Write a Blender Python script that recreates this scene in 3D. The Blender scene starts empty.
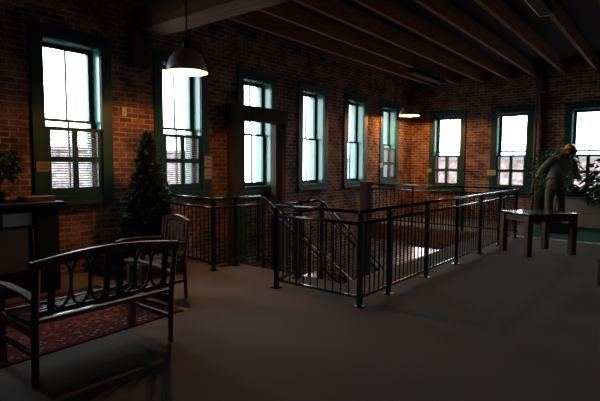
import bpy, bmesh, math, random
from mathutils import Vector, Matrix
R = math.radians
sc = bpy.context.scene
COL = sc.collection
random.seed(7)

# ------------------------------------------------------------------ materials
def new_mat(name):
    m = bpy.data.materials.new(name); m.use_nodes = True
    nt = m.node_tree
    return m, nt, nt.nodes['Principled BSDF'], nt.nodes, nt.links

def plain(name, col, rough=.5, metal=0., var=.25, scale=14., bump=.0, coat=0., spec=.5):
    """A principled material whose colour wanders a little with a noise."""
    m, nt, b, N, L = new_mat(name)
    tc = N.new('ShaderNodeTexCoord'); no = N.new('ShaderNodeTexNoise')
    no.inputs['Scale'].default_value = scale; no.inputs['Detail'].default_value = 4
    L.new(tc.outputs['Object'], no.inputs['Vector'])
    mx = N.new('ShaderNodeMix'); mx.data_type = 'RGBA'
    mx.inputs[6].default_value = tuple(c*(1-var) for c in col)+(1,)
    mx.inputs[7].default_value = tuple(min(1, c*(1+var)) for c in col)+(1,)
    L.new(no.outputs['Fac'], mx.inputs[0]); L.new(mx.outputs[2], b.inputs['Base Color'])
    b.inputs['Roughness'].default_value = rough; b.inputs['Metallic'].default_value = metal
    b.inputs['Specular IOR Level'].default_value = spec
    if coat: b.inputs['Coat Weight'].default_value = coat; b.inputs['Coat Roughness'].default_value = .12
    if bump:
        bp = N.new('ShaderNodeBump'); bp.inputs['Strength'].default_value = bump; bp.inputs['Distance'].default_value = .01
        L.new(no.outputs['Fac'], bp.inputs['Height']); L.new(bp.outputs['Normal'], b.inputs['Normal'])
    return m

def wood(name, col, axis='Y', rough=.5, scale=6., coat=0., var=.5, bump=.25):
    m, nt, b, N, L = new_mat(name)
    tc = N.new('ShaderNodeTexCoord'); mp = N.new('ShaderNodeMapping')
    s = {'X': (.12, 1, 1), 'Y': (1, .12, 1), 'Z': (1, 1, .12)}[axis]
    mp.inputs['Scale'].default_value = s
    no = N.new('ShaderNodeTexNoise'); no.inputs['Scale'].default_value = scale*4
    no.inputs['Detail'].default_value = 6; no.inputs['Roughness'].default_value = .65
    L.new(tc.outputs['Object'], mp.inputs['Vector']); L.new(mp.outputs['Vector'], no.inputs['Vector'])
    cr = N.new('ShaderNodeValToRGB')
    cr.color_ramp.elements[0].position = .3; cr.color_ramp.elements[1].position = .72
    cr.color_ramp.elements[0].color = tuple(c*(1-var) for c in col)+(1,)
    cr.color_ramp.elements[1].color = tuple(min(1, c*(1+var)) for c in col)+(1,)
    L.new(no.outputs['Fac'], cr.inputs['Fac']); L.new(cr.outputs['Color'], b.inputs['Base Color'])
    b.inputs['Roughness'].default_value = rough
    if coat: b.inputs['Coat Weight'].default_value = coat; b.inputs['Coat Roughness'].default_value = .15
    bp = N.new('ShaderNodeBump'); bp.inputs['Strength'].default_value = bump; bp.inputs['Distance'].default_value = .006
    L.new(no.outputs['Fac'], bp.inputs['Height']); L.new(bp.outputs['Normal'], b.inputs['Normal'])
    return m

def brick(name, uaxis, c1=(.37, .18, .125), c2=(.09, .05, .04), mortar=(.46, .38, .325), bw=.215, rh=.076):
    m, nt, b, N, L = new_mat(name)
    tc = N.new('ShaderNodeTexCoord'); sp = N.new('ShaderNodeSeparateXYZ'); cb = N.new('ShaderNodeCombineXYZ')
    L.new(tc.outputs['Object'], sp.inputs[0])
    L.new(sp.outputs[uaxis], cb.inputs['X']); L.new(sp.outputs['Z'], cb.inputs['Y'])
    # hand-laid unevenness
    wn = N.new('ShaderNodeTexNoise'); wn.inputs['Scale'].default_value = 7; wn.inputs['Detail'].default_value = 2
    L.new(tc.outputs['Object'], wn.inputs['Vector'])
    ws = N.new('ShaderNodeVectorMath'); ws.operation = 'SCALE'; ws.inputs['Scale'].default_value = .022
    wa = N.new('ShaderNodeVectorMath'); wa.operation = 'ADD'
    L.new(wn.outputs['Color'], ws.inputs[0]); L.new(cb.outputs[0], wa.inputs[0]); L.new(ws.outputs[0], wa.inputs[1])
    bt = N.new('ShaderNodeTexBrick')
    bt.inputs['Scale'].default_value = 1; bt.inputs['Brick Width'].default_value = bw; bt.inputs['Row Height'].default_value = rh
    bt.inputs['Mortar Size'].default_value = .011; bt.inputs['Mortar Smooth'].default_value = .25; bt.inputs['Bias'].default_value = -.1
    bt.inputs['Color1'].default_value = c1+(1,); bt.inputs['Color2'].default_value = c2+(1,); bt.inputs['Mortar'].default_value = mortar+(1,)
    L.new(wa.outputs[0], bt.inputs['Vector'])
    # old soot, repairs and lime smears
    n1 = N.new('ShaderNodeTexNoise'); n1.inputs['Scale'].default_value = 2.6; n1.inputs['Detail'].default_value = 7; n1.inputs['Roughness'].default_value = .7
    L.new(tc.outputs['Object'], n1.inputs['Vector'])
    r1 = N.new('ShaderNodeValToRGB'); r1.color_ramp.elements[0].position = .36; r1.color_ramp.elements[1].position = .6
    r1.color_ramp.elements[0].color = (.30, .27, .27, 1); r1.color_ramp.elements[1].color = (1.2, 1.15, 1.1, 1)
    L.new(n1.outputs['Fac'], r1.inputs['Fac'])
    mu = N.new('ShaderNodeMix'); mu.data_type = 'RGBA'; mu.blend_type = 'MULTIPLY'; mu.inputs[0].default_value = 1
    L.new(bt.outputs['Color'], mu.inputs[6]); L.new(r1.outputs['Color'], mu.inputs[7])
    n2 = N.new('ShaderNodeTexNoise'); n2.inputs['Scale'].default_value = 3.1; n2.inputs['Detail'].default_value = 8; n2.inputs['Roughness'].default_value = .75
    mp = N.new('ShaderNodeMapping'); mp.inputs['Location'].default_value = (9, 4, 2)
    L.new(tc.outputs['Object'], mp.inputs['Vector']); L.new(mp.outputs['Vector'], n2.inputs['Vector'])
    r2 = N.new('ShaderNodeValToRGB'); r2.color_ramp.elements[0].position = .57; r2.color_ramp.elements[1].position = .76
    r2.color_ramp.elements[0].color = (0, 0, 0, 1); r2.color_ramp.elements[1].color = (.6, .6, .6, 1)
    L.new(n2.outputs['Fac'], r2.inputs['Fac'])
    m2 = N.new('ShaderNodeMix'); m2.data_type = 'RGBA'; m2.inputs[7].default_value = (.24, .17, .13, 1)
    L.new(r2.outputs['Color'], m2.inputs[0]); L.new(mu.outputs[2], m2.inputs[6])
    L.new(m2.outputs[2], b.inputs['Base Color'])
    b.inputs['Roughness'].default_value = .85; b.inputs['Specular IOR Level'].default_value = .25
    ad = N.new('ShaderNodeMath'); ad.operation = 'MULTIPLY_ADD'; ad.inputs[1].default_value = -1.; 
    L.new(bt.outputs['Fac'], ad.inputs[0]); L.new(n2.outputs['Fac'], ad.inputs[2])
    bp = N.new('ShaderNodeBump'); bp.inputs['Strength'].default_value = .8; bp.inputs['Distance'].default_value = .012
    L.new(ad.outputs[0], bp.inputs['Height']); L.new(bp.outputs['Normal'], b.inputs['Normal'])
    return m

def glass_mat():
    m = bpy.data.materials.new('window_glass'); m.use_nodes = True
    N = m.node_tree.nodes; L = m.node_tree.links; N.clear()
    o = N.new('ShaderNodeOutputMaterial'); t = N.new('ShaderNodeBsdfTransparent'); t.inputs[0].default_value = (.93, .97, .97, 1)
    g = N.new('ShaderNodeBsdfGlossy'); g.inputs['Roughness'].default_value = .03
    lw = N.new('ShaderNodeLayerWeight'); pw = N.new('ShaderNodeMath'); pw.operation = 'POWER'; pw.inputs[1].default_value = 5
    f = N.new('ShaderNodeMath'); f.operation = 'MULTIPLY_ADD'; f.inputs[1].default_value = .8; f.inputs[2].default_value = .03
    L.new(lw.outputs['Facing'], pw.inputs[0]); L.new(pw.outputs[0], f.inputs[0])
    mx = N.new('ShaderNodeMixShader')
    L.new(f.outputs[0], mx.inputs[0]); L.new(t.outputs[0], mx.inputs[1]); L.new(g.outputs[0], mx.inputs[2]); L.new(mx.outputs[0], o.inputs[0])
    return m

def emit_mat(name, col, s):
    m, nt, b, N, L = new_mat(name)
    b.inputs['Emission Color'].default_value = col+(1,); b.inputs['Emission Strength'].default_value = s
    b.inputs['Base Color'].default_value = (.9, .9, .85, 1)
    return m

def rug_mat():
    m, nt, b, N, L = new_mat('persian_rug_pile')
    tc = N.new('ShaderNodeTexCoord'); sp = N.new('ShaderNodeSeparateXYZ'); L.new(tc.outputs['Object'], sp.inputs[0])
    def math_(op, a, bb=None):
        n = N.new('ShaderNodeMath'); n.operation = op
        for i, v in enumerate((a, bb)):
            if v is None: continue
            if isinstance(v, (int, float)): n.inputs[i].default_value = v
            else: L.new(v, n.inputs[i])
        return n.outputs[0]
    ax = math_('SUBTRACT', RUGX, math_('ABSOLUTE', sp.outputs['X'])); ay = math_('SUBTRACT', RUGY, math_('ABSOLUTE', sp.outputs['Y']))
    dist = math_('MINIMUM', ax, ay)
    # medallion-like repeat
    w = N.new('ShaderNodeTexVoronoi'); w.inputs['Scale'].default_value = 9.5; w.inputs['Randomness'].default_value = .8
    L.new(tc.outputs['Object'], w.inputs['Vector'])
    r = N.new('ShaderNodeValToRGB'); r.color_ramp.interpolation = 'CONSTANT'
    e = r.color_ramp.elements; e[0].position = 0; e[0].color = (.22, .165, .13, 1); e[1].position = .26; e[1].color = (.095, .014, .014, 1)
    a = e.new(.36); a.color = (.05, .02, .025, 1); a = e.new(.46); a.color = (.13, .018, .018, 1); a = e.new(.68); a.color = (.2, .15, .115, 1); a = e.new(.76); a.color = (.12, .014, .014, 1)
    L.new(w.outputs['Distance'], r.inputs['Fac'])
    w2 = N.new('ShaderNodeTexVoronoi'); w2.inputs['Scale'].default_value = 15; w2.inputs['Randomness'].default_value = .85
    L.new(tc.outputs['Object'], w2.inputs['Vector'])
    rb = N.new('ShaderNodeValToRGB'); rb.color_ramp.interpolation = 'CONSTANT'
    e = rb.color_ramp.elements; e[0].position = 0; e[0].color = (.2, .15, .12, 1); e[1].position = .3; e[1].color = (.035, .022, .03, 1)
    a = e.new(.55); a.color = (.11, .018, .02, 1)
    L.new(w2.outputs['Distance'], rb.inputs['Fac'])
    band = N.new('ShaderNodeValToRGB'); band.color_ramp.interpolation = 'CONSTANT'
    e = band.color_ramp.elements; e[0].position = 0; e[0].color = (0, 0, 0, 1); e[1].position = .31; e[1].color = (1, 1, 1, 1)
    L.new(dist, band.inputs['Fac'])
    mx = N.new('ShaderNodeMix'); mx.data_type = 'RGBA'
    L.new(band.outputs['Color'], mx.inputs[0]); L.new(rb.outputs['Color'], mx.inputs[6]); L.new(r.outputs['Color'], mx.inputs[7])
    edge = N.new('ShaderNodeValToRGB'); edge.color_ramp.interpolation = 'CONSTANT'
    e = edge.color_ramp.elements; e[0].position = 0; e[0].color = (1, 1, 1, 1); e[1].position = .06; e[1].color = (0, 0, 0, 1)
    a = e.new(.30); a.color = (1, 1, 1, 1); a = e.new(.325); a.color = (0, 0, 0, 1)
    L.new(dist, edge.inputs['Fac'])
    m2 = N.new('ShaderNodeMix'); m2.data_type = 'RGBA'; m2.inputs[7].default_value = (.05, .008, .009, 1)
    L.new(edge.outputs['Color'], m2.inputs[0]); L.new(mx.outputs[2], m2.inputs[6]); L.new(m2.outputs[2], b.inputs['Base Color'])
    b.inputs['Roughness'].default_value = .95; b.inputs['Specular IOR Level'].default_value = .1
    return m

RUGX, RUGY = .85, 1.3
M = dict(
    brickL=brick('old_red_brick_left', 'Y'), brickF=brick('old_red_brick_far', 'X'),
    carpet=plain('grey_carpet', (.15, .130, .125), .95, var=.14, scale=60, bump=.2, spec=.1),
    green_carpet=plain('green_carpet', (.012, .085, .045), .95, var=.2, scale=40, spec=.1),
    greenpaint=plain('dark_green_paint', (.006, .05, .036), .48, var=.12, scale=9),
    greenpaint_skylit=plain('green_paint_skylit', (.035, .15, .13), .22, var=.1, scale=9),  # lighter copy of the green paint, skylight on the reveals put into its colour
    cream=plain('cream_paint', (.40, .36, .29), .7, var=.2, scale=3),
    cream_card=plain('cream_card', (.62, .54, .42), .7, var=.1),
    tan_card=plain('tan_card', (.34, .23, .13), .7, var=.15),
    ink=plain('dark_ink', (.05, .045, .04), .7),
    outer=plain('pale_outer_reveal', (.20, .26, .25), .7, var=.12, scale=4),
    rail=plain('dark_green_enamel', (.006, .021, .018), .25, var=.15, scale=5, coat=.5),
    joist=wood('joist_timber', (.33, .135, .055), 'Y', .75, 5),
    joist_x=wood('beam_timber', (.30, .15, .075), 'X', .7, 4),
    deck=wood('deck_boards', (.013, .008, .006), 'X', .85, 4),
    post=wood('aged_post_timber', (.048, .028, .017), 'Z', .85, 4),
    fascia=wood('fascia_timber', (.34, .13, .045), 'X', .6, 4),
    darkwood=wood('dark_stained_wood', (.10, .036, .019), 'Y', .42, 5, coat=.1),
    darkwoodz=wood('dark_stained_wood_upright', (.14, .052, .028), 'Z', .55, 5, coat=.0),
    dullwood=wood('worn_dark_seat_wood', (.03, .012, .008), 'X', .75, 5),
    seatwood=wood('varnished_seat_wood', (.03, .011, .007), 'Y', .14, 5, bump=0),
    tablewood=wood('polished_dark_wood', (.034, .013, .011), 'X', .16, 4, coat=.7, bump=.05),
    black=plain('black_painted_wood', (.008, .007, .006), .6, var=.2, spec=.25),
    iron=plain('black_iron', (.008, .007, .007), .45, metal=.3),
    greyglass=plain('smoked_grey_glass', (.10, .10, .095), .12, var=.05, coat=.4),
    bluish=plain('window_reflection_blue', (.62, .72, .8), .4, var=.08),  # pale blue of windows reflected in the cabinet glass
    shade=plain('grey_enamel', (.38, .37, .35), .4, var=.08),
    shade_in=plain('white_enamel', (.9, .86, .78), .45, var=.02),
    bulb=emit_mat('lamp_bulb_glow', (1., .80, .56), 130.),
    needle=plain('dark_fir_needles', (.02, .05, .026), .65, var=.4, scale=20),
    leaf=plain('dark_green_leaf', (.03, .105, .04), .42, var=.4, scale=12),
    bark=wood('bark', (.06, .04, .026), 'Z', .85, 6),
    olive=plain('olive_work_cloth', (.20, .185, .125), .88, var=.2, scale=18, bump=.3),
    olive2=plain('drab_trouser_cloth', (.16, .13, .085), .88, var=.2, scale=18, bump=.3),
    skin=plain('skin', (.35, .19, .12), .6, var=.1),
    yellow=plain('yellow_hard_hat', (.95, .56, .02), .35, var=.05),
    leather=plain('dark_leather', (.02, .014, .01), .5),
    whiteplastic=plain('white_plastic', (.6, .58, .55), .5, var=.04),
    pale=plain('pale_metal_trim', (.85, .84, .82), .4, var=.04),
    fixture=plain('dark_fixture_steel', (.004, .004, .004), .6, spec=.2),
    rust=plain('rusty_pipe', (.16, .09, .075), .7, var=.35, scale=20),
    slat=plain('pinkish_slats', (.22, .15, .155), .5, var=.08),
    glass=glass_mat(),
    rug=rug_mat(),
    pinkbrick=brick('pale_street_brick', 'X', (.44, .33, .35), (.38, .28, .30), (.42, .35, .37)),
    pinkbrick2=brick('pale_street_brick_side', 'Y', (.36, .31, .33), (.32, .27, .29), (.36, .33, .35)),
    roof=plain('grey_roofing', (.2, .2, .2), .8),
    pot=plain('dark_pot', (.03, .022, .018), .6),
    oldbox=wood('rough_box_wood', (.16, .07, .03), 'Y', .8, 5),
    darkground=plain('pale_street', (.2, .2, .2), .9, var=.1, scale=.4),
)

# ------------------------------------------------------------------ geometry helpers
class MB:
    def __init__(s): s.bm = bmesh.new(); s.mi = 0
    def _tag(s, geom):
        for f in geom:
            if isinstance(f, bmesh.types.BMFace): f.material_index = s.mi
    def box(s, x0, x1, y0, y1, z0, z1, mat=None):
        r = bmesh.ops.create_cube(s.bm, size=1)
        T = Matrix.Translation(((x0+x1)/2, (y0+y1)/2, (z0+z1)/2)) @ Matrix.Diagonal((abs(x1-x0), abs(y1-y0), abs(z1-z0), 1))
        if mat is not None: T = mat @ T
        bmesh.ops.transform(s.bm, matrix=T, verts=r['verts'])
        for v in r['verts']:
            for f in v.link_faces: f.material_index = s.mi
        return s
    def bar(s, p0, p1, w, h, up=(0, 0, 1)):
        """rectangular bar from p0 to p1, w across, h along `up`"""
        p0, p1 = Vector(p0), Vector(p1); d = p1-p0; L = d.length; d.normalize()
        u = Vector(up); x = d.cross(u)
        if x.length < 1e-5: u = Vector((1, 0, 0)); x = d.cross(u)
        x.normalize(); u = x.cross(d)
        mt = Matrix((x, d, u)).transposed().to_4x4(); mt.translation = (p0+p1)/2
        return s.box(-w/2, w/2, -L/2, L/2, -h/2, h/2, mt)
    def tube(s, pts, r, n=8, closed=False, cap=True):
        pts = [Vector(p) for p in pts]; k = len(pts)
        rs = r if isinstance(r, (list, tuple)) else [r]*k
        rings = []; ref = None
        for i, p in enumerate(pts):
            a = pts[(i-1) % k] if (closed or i) else p
            b = pts[(i+1) % k] if (closed or i < k-1) else p
            d = (b-a).normalized()
            if ref is None:
                ref = Vector((0, 0, 1)) if abs(d.z) < .9 else Vector((1, 0, 0))
            x = d.cross(ref)
            if x.length < 1e-4: x = d.orthogonal()
            x.normalize(); y = x.cross(d).normalized(); ref = y
            rings.append([s.bm.verts.new(p+rs[i]*(math.cos(2*math.pi*j/n)*x+math.sin(2*math.pi*j/n)*y)) for j in range(n)])
        m = k if closed else k-1
        for i in range(m):
            A, B = rings[i], rings[(i+1) % k]
            for j in range(n):
                f = s.bm.faces.new((A[j], A[(j+1) % n], B[(j+1) % n], B[j])); f.material_index = s.mi; f.smooth = True
        if cap and not closed:
            for q, rr in ((0, rings[0][::-1]), (1, rings[-1])):
                f = s.bm.faces.new(rr); f.material_index = s.mi
        return s
    def lathe(s, prof, c=(0, 0, 0), n=32):
        c = Vector(c); rings = []
        for r, z in prof:
            if r < 1e-5: rings.append([s.bm.verts.new(c+Vector((0, 0, z)))])
            else: rings.append([s.bm.verts.new(c+Vector((r*math.cos(2*math.pi*j/n), r*math.sin(2*math.pi*j/n), z))) for j in range(n)])
        for A, B in zip(rings, rings[1:]):
            for j in range(n):
                if len(A) == 1 and len(B) == 1: continue
                if len(A) == 1: f = s.bm.faces.new((A[0], B[(j+1) % n], B[j]))
                elif len(B) == 1: f = s.bm.faces.new((A[j], A[(j+1) % n], B[0]))
                else: f = s.bm.faces.new((A[j], A[(j+1) % n], B[(j+1) % n], B[j]))
                f.material_index = s.mi; f.smooth = True
        return s
    def poly(s, pts):
        f = s.bm.faces.new([s.bm.verts.new(p) for p in pts]); f.material_index = s.mi; return f
    def prism(s, outline, axis, a, b):
        """outline: 2D points; extruded along axis (0=x,1=y,2=z) from a to b"""
        def mk(p, t):
            q = [p[0], p[1]]; q.insert(axis, t); return s.bm.verts.new(q)
        A = [mk(p, a) for p in outline]; B = [mk(p, b) for p in outline]; n = len(A)
        for f in (A[::-1], B): s.bm.faces.new(f).material_index = s.mi
        for i in range(n): s.bm.faces.new((A[i], A[(i+1) % n], B[(i+1) % n], B[i])).material_index = s.mi
        return s
    def build(s, name, mat, parent=None, bevel=0., off=None):
        bm = s.bm
        if off is not None: bmesh.ops.translate(bm, vec=-Vector(off), verts=bm.verts)
        if bevel:
            es = [e for e in bm.edges if len(e.link_faces) == 2 and e.calc_face_angle(0) > .6]
            bmesh.ops.bevel(bm, geom=es, offset=bevel, segments=2, profile=.6, affect='EDGES', clamp_overlap=True)
        bmesh.ops.recalc_face_normals(bm, faces=bm.faces)
        me = bpy.data.meshes.new(name); bm.to_mesh(me); bm.free()
        for mm in (mat if isinstance(mat, (list, tuple)) else [mat]): me.materials.append(mm)
        o = bpy.data.objects.new(name, me); COL.objects.link(o)
        if parent is not None: o.parent = parent
        return o

def tag(o, label, cat, group=None, kind=None):
    o['label'] = label; o['category'] = cat
    if group: o['group'] = group
    if kind: o['kind'] = kind
    return o
def thing(name, label, cat, loc=(0, 0, 0), rz=0., group=None, kind=None):
    o = bpy.data.objects.new(name, None); COL.objects.link(o)
    o.empty_display_size = .1; o.location = loc; o.rotation_euler = (0, 0, rz)
    return tag(o, label, cat, group, kind)

# ------------------------------------------------------------------ measures
XL, YF = -6.6, 13.9                 # inner faces of the window walls
XR, YB = 5.5, -4.0                  # unseen walls behind the camera
ZC, ZJ, ZLOW = 4.22, 3.93, -4.2
TH = .40
WIN_L = [3.18+1.843*k for k in range(6)]+[1.337]; ZWL = .98  # last one is out of view, added to brighten the left floor
WIN_F = [-5.44, -3.60, -1.75, .10, 1.95]; ZWF = .79
OPW, OPB, OPT = .397, .14, 2.24      # half width, bottom and top of an opening above its casing foot
VX, VY0, VY1 = -3.33, 5.12, 11.15    # stairwell opening

# ------------------------------------------------------------------ walls with openings
def wall_with_holes(along0, along1, z0, z1, holes):
    """yields solid rectangles (a0,a1,z0,z1) of a wall with rectangular holes"""
    xs = sorted({along0, along1, *[h[0] for h in holes], *[h[1] for h in holes]})
    out = []
    for a, b in zip(xs, xs[1:]):
        c = (a+b)/2
        hs = sorted([(h[2], h[3]) for h in holes if h[0] < c < h[1]])
        z = z0
        for h0, h1 in hs:
            if h0 > z: out.append((a, b, z, h0))
            z = h1
        if z < z1: out.append((a, b, z, z1))
    return out
holesL = [(c-OPW, c+OPW, ZWL+OPB, ZWL+OPT) for c in WIN_L]
LOWL = [WIN_L[3]]
holesL += [(c-.43, c+.43, -3.2, -.98) for c in LOWL]
holesF = [(c-OPW, c+OPW, ZWF+OPB, ZWF+OPT) for c in WIN_F]
LOWF = [(-6.59, -4.55)]
holesF += [(a, b, -3.9, -1.02) for a, b in LOWF]
w = MB()
for a, b, z0, z1 in wall_with_holes(YB-TH, YF+TH, ZLOW, ZC+.2, holesL): w.box(XL-TH, XL, a, b, z0, z1)
tag(w.build('wall_left', M['brickL']), 'long old red brick wall with six tall green windows', 'wall', kind='structure')
w = MB()
for a, b, z0, z1 in wall_with_holes(XL, XR+TH, ZLOW, ZC+.2, holesF): w.box(a, b, YF, YF+TH, z0, z1)
tag(w.build('wall_far', M['brickF']), 'far old red brick end wall with green windows and hard-hatted figure', 'wall', kind='structure')
w = MB().box(XR, XR+TH, YB-TH, YF, ZLOW, ZC+.2)
tag(w.build('wall_right', M['brickL']), 'brick wall on the unseen right side of the room', 'wall', kind='structure')
w = MB().box(XL, XR, YB-TH, YB, ZLOW, ZC+.2)
tag(w.build('wall_back', M['brickF']), 'brick wall behind the viewer', 'wall', kind='structure')
# painted cream base of the far wall
w = MB(); w.box(-2.62, XR, YF-.035, YF, 0, .36); w.box(-2.62, XR, YF-.035, YF, .37, .72); w.box(-2.62, XR, YF-.05, YF, .73, .78)
tag(w.build('trim_1', M['cream'], bevel=.006), 'cream panelled dado along the foot of far brick wall', 'trim', kind='structure')

# ------------------------------------------------------------------ floors
f = MB()
f.box(XL, VX, YB, 4.74, -.3, 0); f.box(-5.31, VX, 4.74, VY0, -.3, 0); f.box(VX, XR, YB, YF, -.3, 0); f.box(XL, VX, VY1, YF, -.3, 0)
tag(f.build('floor', M['carpet']), 'dull grey carpeted floor with a stairwell cut into it', 'floor', kind='structure')
f = MB().box(XL, XR, YB, YF, ZLOW-.2, ZLOW)
tag(f.build('floor_lower', M['carpet']), 'dark floor of the storey below, seen down the stairwell', 'floor', kind='structure')
f = MB(); f.box(XL, VX, VY1-.03, VY1-.002, -.42, -.005)
tag(f.build('trim_2', M['fascia']), 'orange brown timber fascia on far edge of the stairwell', 'trim', kind='structure')
f = MB(); f.box(VX-.03, VX-.002, VY0, VY1-.03, -.42, -.005)
tag(f.build('trim_3', M['fascia']), 'timber fascia on right edge of the stairwell under the long railing', 'trim', kind='structure')
f = MB().box(-2.7, XR, 11.14, YF-.052, 0, .012)
tag(f.build('green_carpet', M['green_carpet']), 'dark green carpet strip in front of cream dado at far wall', 'carpet')
f = MB().bar((-2.76, 11.10, .01), (XR, 11.02, .01), .05, .02)
tag(f.build('edging_strip', M['pale']), 'pale edging strip between grey floor and green carpet', 'edging')

# ------------------------------------------------------------------ ceiling
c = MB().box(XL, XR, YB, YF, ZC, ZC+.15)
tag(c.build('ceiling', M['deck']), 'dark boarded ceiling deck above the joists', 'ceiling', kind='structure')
b = MB(); b.box(XL+.001, XR, 4.16, 4.60, 3.60, ZJ-.001)
tag(b.build('timber_beam', M['joist_x'], bevel=.012), 'thick timber cross beam under the joists above the near pendant lamp', 'beam')
b = MB(); b.box(XL+.001, XL+.17, 4.02, 4.30, 3.05, 3.599)
tag(b.build('wooden_corbel', M['post'], bevel=.012), 'dark timber corbel block on brick wall holding the beam end', 'corbel')
jx = [-5.8+.69*k for k in range(17)]
ords = ['first', 'second', 'third', 'fourth', 'fifth', 'sixth', 'seventh', 'eighth', 'ninth', 'tenth', 'eleventh', 'twelfth', 'thirteenth', 'fourteenth', 'fifteenth', 'sixteenth', 'seventeenth']
j0 = None
for k, x in enumerate(jx):
    if j0 is None:
        j0 = MB().box(-.035, .035, YB+.001, YF-.001, ZJ, ZC-.001).build('ceiling_joist', M['joist'], bevel=.006); o = j0
    else:
        o = j0.copy(); COL.objects.link(o)
    o.location = (x, 0, 0)
    tag(o, 'bare brown timber ceiling joist, %s one out from the left brick wall' % ords[k], 'joist', 'ceiling joists')

# ------------------------------------------------------------------ windows
def frame_rect(mb, a0, a1, z0, z1, d0, d1, ws, wt, wb):
    mb.box(a0, a0+ws, d0, d1, z0, z1); mb.box(a1-ws, a1, d0, d1, z0, z1)
    mb.box(a0+ws, a1-ws, d0, d1, z1-wt, z1); mb.box(a0+ws, a1-ws, d0, d1, z0, z0+wb)
SD = .20   # depth of the sashes behind the wall face
def make_window(n, loc, rz, label, shutter):
    t = thing('window_%d' % n, label, 'window', loc, rz, kind='structure')
    c = MB(); frame_rect(c, -.56, .56, .06, 2.38, -.03, -.0005, .164, .141, .08); c.box(-.575, .575, -.05, -.0005, 2.381, 2.42)
    c.build('casing', M['greenpaint'], t, bevel=.005)
    MB().box(-.6, .6, -.085, -.0005, 0, .059).build('sill', M['greenpaint'], t, bevel=.008)
    r = MB()
    for s in (-1, 1): r.box(s*(OPW-.012), s*(OPW-.0005), 0, SD+.05, OPB, OPT)
    r.box(-OPW, OPW, 0, SD+.05, OPT-.012, OPT-.0005); r.box(-OPW, OPW, 0, SD+.05, OPB+.0005, OPB+.012)
    r.build('reveal', M['greenpaint_skylit'], t)
    r = MB()
    for s in (-1, 1): r.box(s*(OPW-.01), s*(OPW-.0005), SD+.05, TH+.02, OPB, OPT)
    r.box(-OPW, OPW, SD+.05, TH+.06, OPB+.0005, OPB+.012); r.box(-OPW, OPW, SD+.05, TH+.02, OPT-.012, OPT-.0005)
    r.build('outer_reveal', M['outer'], t)
    mz = 1.19; i = OPW-.012
    u = MB(); frame_rect(u, -i, i, mz-.02, OPT-.012, SD, SD+.04, .066, .06, .04); u.box(-.011, .011, SD+.005, SD+.035, mz+.02, OPT-.07)
    us = u.build('upper_sash', M['greenpaint'], t)
    MB().box(-i+.05, i-.05, SD+.017, SD+.021, mz+.01, OPT-.06).build('glass', M['glass'], us)
    l = MB(); frame_rect(l, -i, i, OPB+.012, mz+.015, SD-.045, SD-.003, .066, .04, .075); l.box(-.011, .011, SD-.04, SD-.008, OPB+.08, mz-.02)
    ls = l.build('lower_sash', M['greenpaint'], t)
    MB().box(-i+.05, i-.05, SD-.026, SD-.022, OPB+.08, mz-.02).build('glass', M['glass'], ls)
    if shutter:
        h = MB(); z0, z1 = OPB+.013, 1.085
        frame_rect(h, -i+.001, i-.001, z0, z1, -.012, .022, .055, .055, .10)
        h.box(-.04, .04, -.012, .022, z0+.1, z1-.055); zm = z0+.1+(z1-.055-z0-.1)/2
        for s in (-1, 1): h.box(s*.04, s*(i-.056), -.012, .022, zm-.04, zm+.04)
        sh = h.build('shutter_panel', M['greenpaint'], t, bevel=.003)
        sl = MB()
        for s in (-1, 1):
            for (q0, q1) in ((z0+.1, zm-.04), (zm+.04, z1-.055)):
                k = 10
                for j in range(k):
                    z = q0+(j+.5)*(q1-q0)/k
                    x0, x1 = sorted((s*.041, s*(i-.057)))
                    sl.box(x0, x1, -.011, .011, -.0025, .0025, Matrix.Translation((0, .005, z)) @ Matrix.Rotation(R(38), 4, 'X'))
        sl.build('slats', M['slat'], sh)
    return t
wl = ['tall green sash window nearest the bench, with bright slatted lower panels and tan card',
      'tall green sash window behind near pendant lamp, slatted below, beside the fir tree',
      'tall green sash window behind the dark timber portal frame',
      'tall green sash window just right of the timber portal frame',
      'tall green sash window between two clear brick piers, above the thick stair post',
      'tall green sash window closest to the corner on long wall, slatted below',
      'tall green sash window beyond the left edge of view, added to brighten the floor']
for k, c in enumerate(WIN_L):
    make_window(k+1, (XL, c, ZWL), R(90), wl[k], k in (0, 1, 5))
wf = ['green window on far wall nearest the room corner, pinkish slatted lower panels',
      'green window on far wall between the corner window and the rusty pipe',
      'green window on far wall behind the hard-hatted figure and leafy plant',
      'green window on far wall, just beyond the right edge of view', 'green window on far wall, furthest beyond the right edge of view']
for k, c in enumerate(WIN_F):
    make_window(9+k, (c, YF, ZWF), 0, wf[k], True)
# windows of the storey below
def low_window(n, loc, rz, hw, h, label):
    t = thing('window_%d' % n, label, 'window', loc, rz, kind='structure')
    c = MB(); frame_rect(c, -hw, hw, 0, h, .1, .16, .03, .04, .06); c.box(-.02, .02, .11, .15, .08, h-.07)
    c.build('sash', M['greenpaint'], t)
    MB().box(-hw+.05, hw-.05, .128, .132, .07, h-.06).build('glass', M['glass'], t)
for k, c in enumerate(LOWL):
    low_window(14+k, (XL, c, -3.2), R(90), .429, 2.22, 'window of the storey below glimpsed through the stair balusters')
low_window(17, (-5.57, YF, -3.9), 0, 1.019, 2.88, 'wide bright window of storey below, seen through the long railing')

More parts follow.
